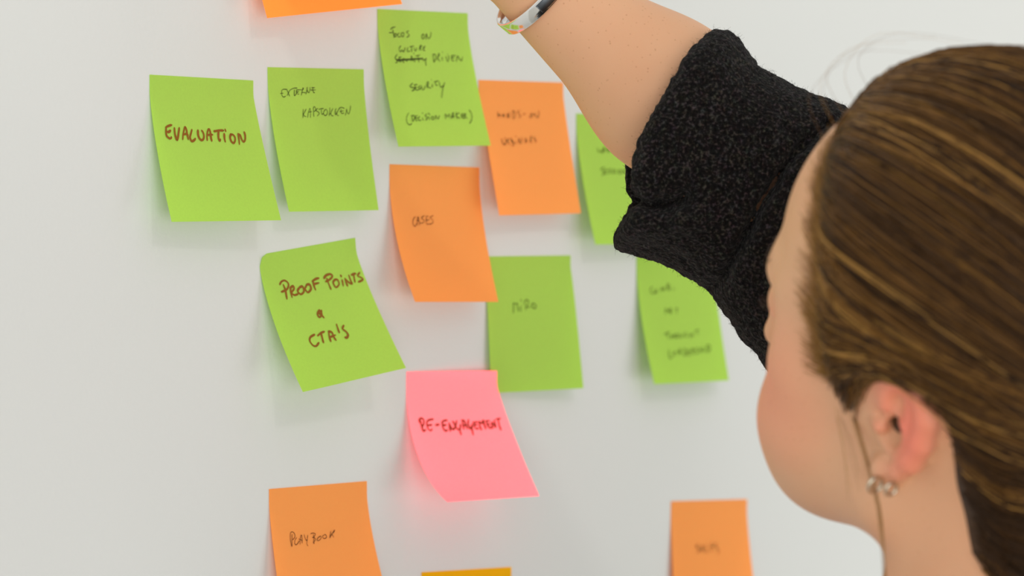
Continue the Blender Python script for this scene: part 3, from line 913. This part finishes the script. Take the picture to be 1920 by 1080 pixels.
# brows and lashes
lash = material('dark_brown_lashes', srgb(60, 40, 26), .6, .3)[0]
for nm, z0, cnt in (('eyebrow', 34, 70), ('eyelashes', 10, 34)):
    for s_ in (-1, 1):
        rows = []
        for i in range(cnt):
            u = RNG.random()
            x = (14 + 34 * u) if nm == 'eyebrow' else (22 + 20 * u)
            z = z0 + (5 * math.sin(u * 2.6) + RNG.uniform(-2, 2) if nm == 'eyebrow' else -2 * math.sin(u * 3))
            ys = np.linspace(-115, -40, 151)
            v = head(np.stack([np.full(151, x * s_), ys, np.full(151, z)], 1))
            y = ys[np.argmax(v < 0)]
            r0 = np.array((x * s_, y - .2, z))
            dv = np.array((s_ * 6.0, 1.8, 1.5)) if nm == 'eyebrow' else np.array((s_ * (1 + 3 * u), -6.0 + 3 * u, 1.0))
            rows.append(np.array([r0 + dv * t + np.array((0, 0, (1 if nm == 'eyelashes' else -.6) * 2.0 * t * t)) for t in np.linspace(0, 1, 5)]))
        Vb, Fb, tb = tubes(np.array(rows), np.zeros(len(rows)), .10, .03)
        mesh_obj(nm, from_head(Vb), Fb, lash, person)

# ------------------------------------------------------------------ sweater
SO = np.array((-0.011, -0.2309, 1.5793))
SX = np.array((0.6294, -0.7771, -0.0009)); SY = np.array((0.0006, -0.0007, 1.0)); SZ = np.array((-0.7771, -0.6294, 0.0))
OUTLINE = [(-40.0, 87.8), (-14.7, 79.3), (-7.5, 77.7), (-1.4, 70.5), (6.6, 59.9), (18.6, 53.2), (31.9, 46.6), (46.6, 40.7), (74.5, 24.0), (106.6, -13.3), (143.9, -71.9), (170.7, -146.6), (176.2, -213.3), (133.5, -240.0), (96.1, -205.3), (58.8, -159.9), (26.7, -113.2), (4.1, -81.3), (-1.3, -77.3), (-10.6, -63.9), (-18.6, -51.1), (-29.3, -45.3), (-41.3, -38.6), (-53.3, -34.1), (-64.4, -32.0), (-85.2, -28.0), (-95.9, 5.3), (-74.6, 53.2)]
RIM = [(-26.7, 103.8), (-16.6, 79.3), (-21.9, 74.0), (-29.3, 67.1), (-35.2, 59.1), (-40.0, 50.6), (-45.3, 42.1), (-50.1, 33.5), (-55.4, 23.4), (-58.6, 13.3), (-59.9, 4.0), (-58.9, -2.1), (-55.9, -6.9), (-59.1, -12.8), (-62.9, -18.1), (-65.8, -22.9), (-65.8, -28.0), (-64.4, -32.5), (-58.6, -45.3)]
RIM_AREA = RIM + [(60, -300), (400, -300), (400, 200), (60, 200)]
NOTCH = [(-57.3, -7.5), (-49.3, -10.1), (-39.9, -9.6), (-33.3, -5.9)]
HEM = [(-62.6, -27.2), (-53.3, -29.8), (-41.3, -32.0), (-30.6, -37.8), (-18.6, -49.3)]
SEAM = [(38.6, 30.6), (24.0, 18.6), (13.3, 5.3), (4.0, -9.3), (-2.6, -24.0), (-9.3, -37.3), (-15.4, -49.3)]


def line_dist(P, pts):
    d = np.full(len(P), 1e9)
    for a, b in zip(np.array(pts[:-1], float), np.array(pts[1:], float)):
        e = b - a
        t = np.clip(((P - a) @ e) / (e @ e), 0, 1)
        d = np.minimum(d, np.linalg.norm(P - a - t[:, None] * e, axis=1))
    return d


def sleeve_field(P, c=None, r=None):
    p2 = P[:, :2]
    d = poly_dist(p2, OUTLINE)
    R = 46.0
    dd = np.clip(d, 0, R)
    T = np.sqrt(np.maximum(R * R - (R - dd) ** 2, 0)) * 1.02
    front = P[:, 2] > 0
    T = T - np.where(front, 8.0 * np.exp(-(line_dist(p2, SEAM) / 2.6) ** 2), 0)
    T = T - np.where(front, 9.0 * np.exp(-(line_dist(p2, NOTCH) / 4.0) ** 2), 0)
    T = T - np.where(front, 2.6 * np.exp(-(line_dist(p2, HEM) / 2.0) ** 2), 0)
    low = [(x + 3, y - 11) for x, y in NOTCH]
    T = T + np.where(front, 7.0 * np.exp(-(line_dist(p2, low) / 8.0) ** 2), 0)
    T = T + np.where(front, 2.5 * np.exp(-(line_dist(p2, [(x + 9, y + 4) for x, y in SEAM]) / 6) ** 2), 0)
    o = np.where(d > 0, (np.abs(P[:, 2]) - T) * .75, np.sqrt(d * d + P[:, 2] ** 2))
    rim = -poly_dist(p2, RIM_AREA)
    outer = smax(o, rim, 7.0)
    di = np.clip(d - 6.0, 0, R)
    Ti = np.sqrt(np.maximum(R * R - (R - di) ** 2, 0)) - 7.0
    cavity = smax(np.where(d > 6, (np.abs(P[:, 2]) - Ti) * .75, 20.0), rim - 30.0, 6.0)
    return smax(outer, -cavity, 3.0)


Vw, Fw = surface_nets(lambda P, c=None, r=None: sleeve_field(P) * (.4 if c is None else 1), (-90, -245, -66), (195, 100, 66), 1.5)
Vw = relax(Vw, Fw, 2, .45)
Nw = normals(Vw, Fw)
lump = .9 * vnoise(Vw, 9.0) + 1.2 * vnoise(Vw + 40, 4.2) + 1.4 * vnoise(Vw + 90, 2.3) + 1.6 * vnoise(Vw + 10, 28)
Vw = Vw + Nw * lump[:, None]
sleeve_world = lambda q: SO + (q * 1e-3) @ np.stack([SX, SY, SZ])


def wool_material():
    m, N, L, b = material('charcoal_boiled_wool', srgb(46, 43, 43), .95, .08)
    tc = N.new('ShaderNodeTexCoord')
    n1 = N.new('ShaderNodeTexNoise'); n1.inputs['Scale'].default_value = 620; n1.inputs['Detail'].default_value = 3
    n2 = N.new('ShaderNodeTexNoise'); n2.inputs['Scale'].default_value = 330; n2.inputs['Detail'].default_value = 2
    ramp = N.new('ShaderNodeValToRGB')
    cr = ramp.color_ramp
    cr.elements[0].position = .3; cr.elements[0].color = srgb(6, 6, 6)
    cr.elements[1].position = .78; cr.elements[1].color = srgb(74, 69, 66)
    e = cr.elements.new(.52); e.color = srgb(24, 21, 20)
    hue = N.new('ShaderNodeMix'); hue.data_type = 'RGBA'; hue.blend_type = 'OVERLAY'
    hue.inputs['Factor'].default_value = .45
    bump = N.new('ShaderNodeBump'); bump.inputs['Strength'].default_value = .9; bump.inputs['Distance'].default_value = .0016
    L.new(tc.outputs['Object'], n1.inputs['Vector']); L.new(tc.outputs['Object'], n2.inputs['Vector'])
    L.new(n1.outputs['Fac'], ramp.inputs['Fac'])
    L.new(ramp.outputs['Color'], hue.inputs['A']); L.new(n2.outputs['Color'], hue.inputs['B'])
    L.new(hue.outputs['Result'], b.inputs['Base Color'])
    L.new(n1.outputs['Fac'], bump.inputs['Height']); L.new(bump.outputs['Normal'], b.inputs['Normal'])
    b.inputs['Sheen Weight'].default_value = .05
    b.inputs['Sheen Roughness'].default_value = .5
    return m


WOOL = wool_material()
torso = Blend(.08)
torso.add(cone(CHEST + np.array((0, .01, .02)), CHEST + np.array((0, -.005, -.12)), .115, .11))
torso.add(cone(CHEST + np.array((-.05, 0, .02)), CHEST + np.array((.05, 0, .02)), .10, .10), .06)
torso.add(cone(CHEST + np.array((0, -.01, -.12)), PELVIS + np.array((0, 0, .03)), .115, .15), .08)
torso.add(cone(SHOULDER_L + np.array((0, 0, -.02)), NECK + np.array((0, -.01, -.065)), .062, .066), .05)
torso.add(cone(SHOULDER_R + np.array((.0, 0, -.03)), NECK + np.array((0, -.01, -.065)), .06, .066), .05)
torso.add(cone(SHOULDER_R + np.array((0, 0, -.02)), CHEST, .066, .1), .05)
torso.add(cone(SHOULDER_L, ELBOW_L, .062, .056), .04)
torso.add(cone(ELBOW_L, ELBOW_L * .2 + WRIST_L * .8, .055, .044), .03)
torso.add(cone(NECK + np.array((0, 0, -.01)), NECK + (skb - NECK) * .6, .062, .06), .0, -1)
Vt, Ft = surface_nets(torso, (-.52, -.70, .72), (.16, -.20, 1.52), .006)
Vt = relax(Vt, Ft, 2, .5)
Vt = Vt + normals(Vt, Ft) * (.004 * vnoise(Vt, .03) + .006 * vnoise(Vt, .09))[:, None]
sweater = mesh_obj('sweater', Vt, Ft, WOOL, person)
tag(sweater, 'dark charcoal wool sweater with wide sleeves')
sleeve = mesh_obj('sleeve', sleeve_world(Vw), Fw, WOOL, sweater)
tag(sleeve, 'pushed-up fuzzy charcoal sleeve with a folded cuff')

# wool fibres standing off the sleeve
ctr = Vw[Fw].mean(1)
nrm = np.cross(Vw[Fw[:, 2]] - Vw[Fw[:, 0]], Vw[Fw[:, 3]] - Vw[Fw[:, 1]])
nrm /= np.linalg.norm(nrm, axis=1)[:, None] + 1e-9
if (nrm * Nw[Fw[:, 0]]).sum() < 0:
    nrm = -nrm
cand = np.where((ctr[:, 0] < 75) & (ctr[:, 1] > -120))[0]
pick = RNG.choice(cand, 46000)
n = len(pick)
p0 = ctr[pick] - nrm[pick] * .4
dirn = nrm[pick] * RNG.uniform(.25, .9, (n, 1)) + RNG.standard_normal((n, 3)) * .75
dirn /= np.linalg.norm(dirn, axis=1)[:, None]
curl = RNG.standard_normal((n, 3)); curl /= np.linalg.norm(curl, axis=1)[:, None]
ln = RNG.uniform(1.0, 3.0, (n, 1)) * (1 + .6 * (RNG.random((n, 1)) < .03))
fp = np.stack([p0 + dirn * ln * t + curl * ln * .55 * t * t - nrm[pick] * ln * .35 * t * t for t in np.linspace(0, 1, 5)], 1)
Vf, Ff, tf = tubes(fp, np.zeros(n), .05, .035)
fz, N, L, b = material('charcoal_wool_fibre', srgb(58, 54, 53), .9, .1)
geo = N.new('ShaderNodeNewGeometry')
rmp = N.new('ShaderNodeValToRGB')
rmp.color_ramp.elements[0].color = srgb(5, 5, 5); rmp.color_ramp.elements[1].color = srgb(60, 55, 52)
for ps_, c_ in ((.35, (22, 17, 19)), (.5, (19, 22, 20)), (.65, (30, 24, 31)), (.8, (34, 30, 27))):
    e = rmp.color_ramp.elements.new(ps_); e.color = srgb(*c_)
L.new(geo.outputs['Random Per Island'], rmp.inputs['Fac']); L.new(rmp.outputs['Color'], b.inputs['Base Color'])
fib = mesh_obj('wool_fibres', sleeve_world(Vf), Ff, fz, sweater)
fib['kind'] = 'stuff'

# ------------------------------------------------------------------ trousers and shoes below the frame
denim, N, L, b = material('dark_blue_denim', srgb(44, 52, 72), .85, .15)
nz = N.new('ShaderNodeTexNoise'); nz.inputs['Scale'].default_value = 500
bp = N.new('ShaderNodeBump'); bp.inputs['Strength'].default_value = .3; bp.inputs['Distance'].default_value = .002
L.new(nz.outputs['Fac'], bp.inputs['Height']); L.new(bp.outputs['Normal'], b.inputs['Normal'])
legs = Blend(.08)
legs.add(ell(PELVIS + np.array((0, 0, -.02)), (.165, .125, .13)))
FEET = []
for s, fy in ((-1, -.03), (1, .05)):
    hip = PELVIS + np.array((.085 * s, 0, -.06)); knee = PELVIS + np.array((.10 * s, fy * .5 + .02, -.44)); ank = np.array((PELVIS[0] + .11 * s, PELVIS[1] + fy - .03, .085))
    legs.add(cone(hip, knee, .092, .066), .05)
    legs.add(cone(knee, knee * .6 + ank * .4, .066, .064), .04)
    legs.add(cone(knee * .6 + ank * .4, ank, .064, .052), .04)
    FEET.append(ank)
Vl, Fl = surface_nets(legs, (-.42, -.72, .04), (.16, -.22, 1.05), .008)
Vl = relax(Vl, Fl, 2, .5)
tag(mesh_obj('trousers', Vl, Fl, denim, person), 'dark trousers')
shoe_m = material('white_leather', srgb(225, 224, 220), .45, .4)[0]
for ank in FEET:
    sh = Blend(.05)
    sh.add(cone(ank + np.array((0, -.02, -.045)), ank + np.array((0, .02, -.045)), .038, .038))
    sh.add(cone(ank + np.array((0, .02, -.05)), ank + np.array((0, .15, -.056)), .038, .028), .03)
    sh.add(cone(ank + np.array((0, -.01, -.03)), ank + np.array((0, -.01, .012)), .040, .036), .02)
    fl = lambda P, c=None, r=None, sh=sh: smax(sh(P), -(P[:, 2] - .002), .004)
    Vq, Fq = surface_nets(fl, ank - np.array((.08, .1, .09)), ank + np.array((.08, .24, .08)), .006)
    mesh_obj('shoe', relax(Vq, Fq, 1, .4), Fq, shoe_m, person)

# ------------------------------------------------------------------ jewellery
pale_gold = material('pale_gold', (.62, .54, .42, 1), .25, .5, 1.0)[0]
silver, N, L, b = material('polished_silver', (.86, .85, .83, 1), .12, .5, 1.0)
dark_silver = material('oxidised_silver', (.10, .11, .12, 1), .3, .5, 1.0)[0]


def band(center, axis, up, ra, rb, width, thick, a0=0.0, a1=2 * math.pi, seg=96, off=0.0):
    """elliptical band around an axis, rounded edges; closed when it spans a full turn"""
    axis = axis / np.linalg.norm(axis)
    up = up - axis * (up @ axis); up /= np.linalg.norm(up)
    sd = np.cross(axis, up)
    prof = [(-.5, 0), (-.5, .7), (-.42, 1), (.42, 1), (.5, .7), (.5, 0)]
    full = abs(a1 - a0 - 2 * math.pi) < 1e-6
    V, F = [], []
    k = len(prof)
    for i in range(seg if full else seg + 1):
        a = a0 + (a1 - a0) * i / seg
        c, s = math.cos(a), math.sin(a)
        rad = sd * c / ra + up * s / rb
        rad = rad / np.linalg.norm(rad)
        for w, t in prof:
            V.append(center + sd * ra * c + up * rb * s + rad * (thick * t + off) + axis * width * w)
    n = seg if full else seg + 1
    for i in range(seg):
        j = (i + 1) % n
        for q in range(k):
            F.append((i * k + q, i * k + (q + 1) % k, j * k + (q + 1) % k, j * k + q))
    if not full:
        F.append(tuple(range(k))); F.append(tuple(range((n - 1) * k, n * k))[::-1])
    return np.array(V), F


bc = np.array((-0.0632, -0.1408, 1.6803))
barax = bulge - WRIST_R
barax = barax / np.linalg.norm(barax) - SZ * .28
v, f = band(bc, barax, SZ, .0272, .0262, .0075, .0013)
bracelet = mesh_obj('bracelet', v, f, silver)
tag(bracelet, 'polished silver band bracelet on the raised wrist', 'bracelet')
v, f = band(bc, barax, SZ, .0272, .0262, .0050, .0006, 1.2, 1.55, 16, .0012)
tag(mesh_obj('clasp', v, f, dark_silver, bracelet), 'dark recessed clasp')


def hoop(name, c, R, r, ax_):
    V, F = [], []
    ax_ = ax_ / np.linalg.norm(ax_)
    a = np.cross(ax_, (0, 0, 1.0)); a /= np.linalg.norm(a)
    b2 = np.cross(ax_, a)
    for i in range(32):
        for j in range(10):
            p_, q_ = 2 * math.pi * i / 32, 2 * math.pi * j / 10
            rd = a * math.cos(p_) + b2 * math.sin(p_)
            V.append(c + rd * (R + r * math.cos(q_)) + ax_ * r * math.sin(q_))
            F.append((i * 10 + j, ((i + 1) % 32) * 10 + j, ((i + 1) % 32) * 10 + (j + 1) % 10, i * 10 + (j + 1) % 10))
    return mesh_obj(name, V, F, pale_gold)


h1 = hoop('hoop_earring', from_head((76, 5, -24)), .0036, .0009, HR @ np.array((.3, 1, 0)))
tag(h1, 'small pale gold hoop earring at the front of the left earlobe', 'earring', 'hoop earrings in the left earlobe')
h2 = hoop('hoop_earring', from_head((77.5, 14, -21.5)), .0029, .0008, HR @ np.array((.3, 1, 0)))
tag(h2, 'smaller pale gold hoop earring at the rear of the left earlobe', 'earring', 'hoop earrings in the left earlobe')
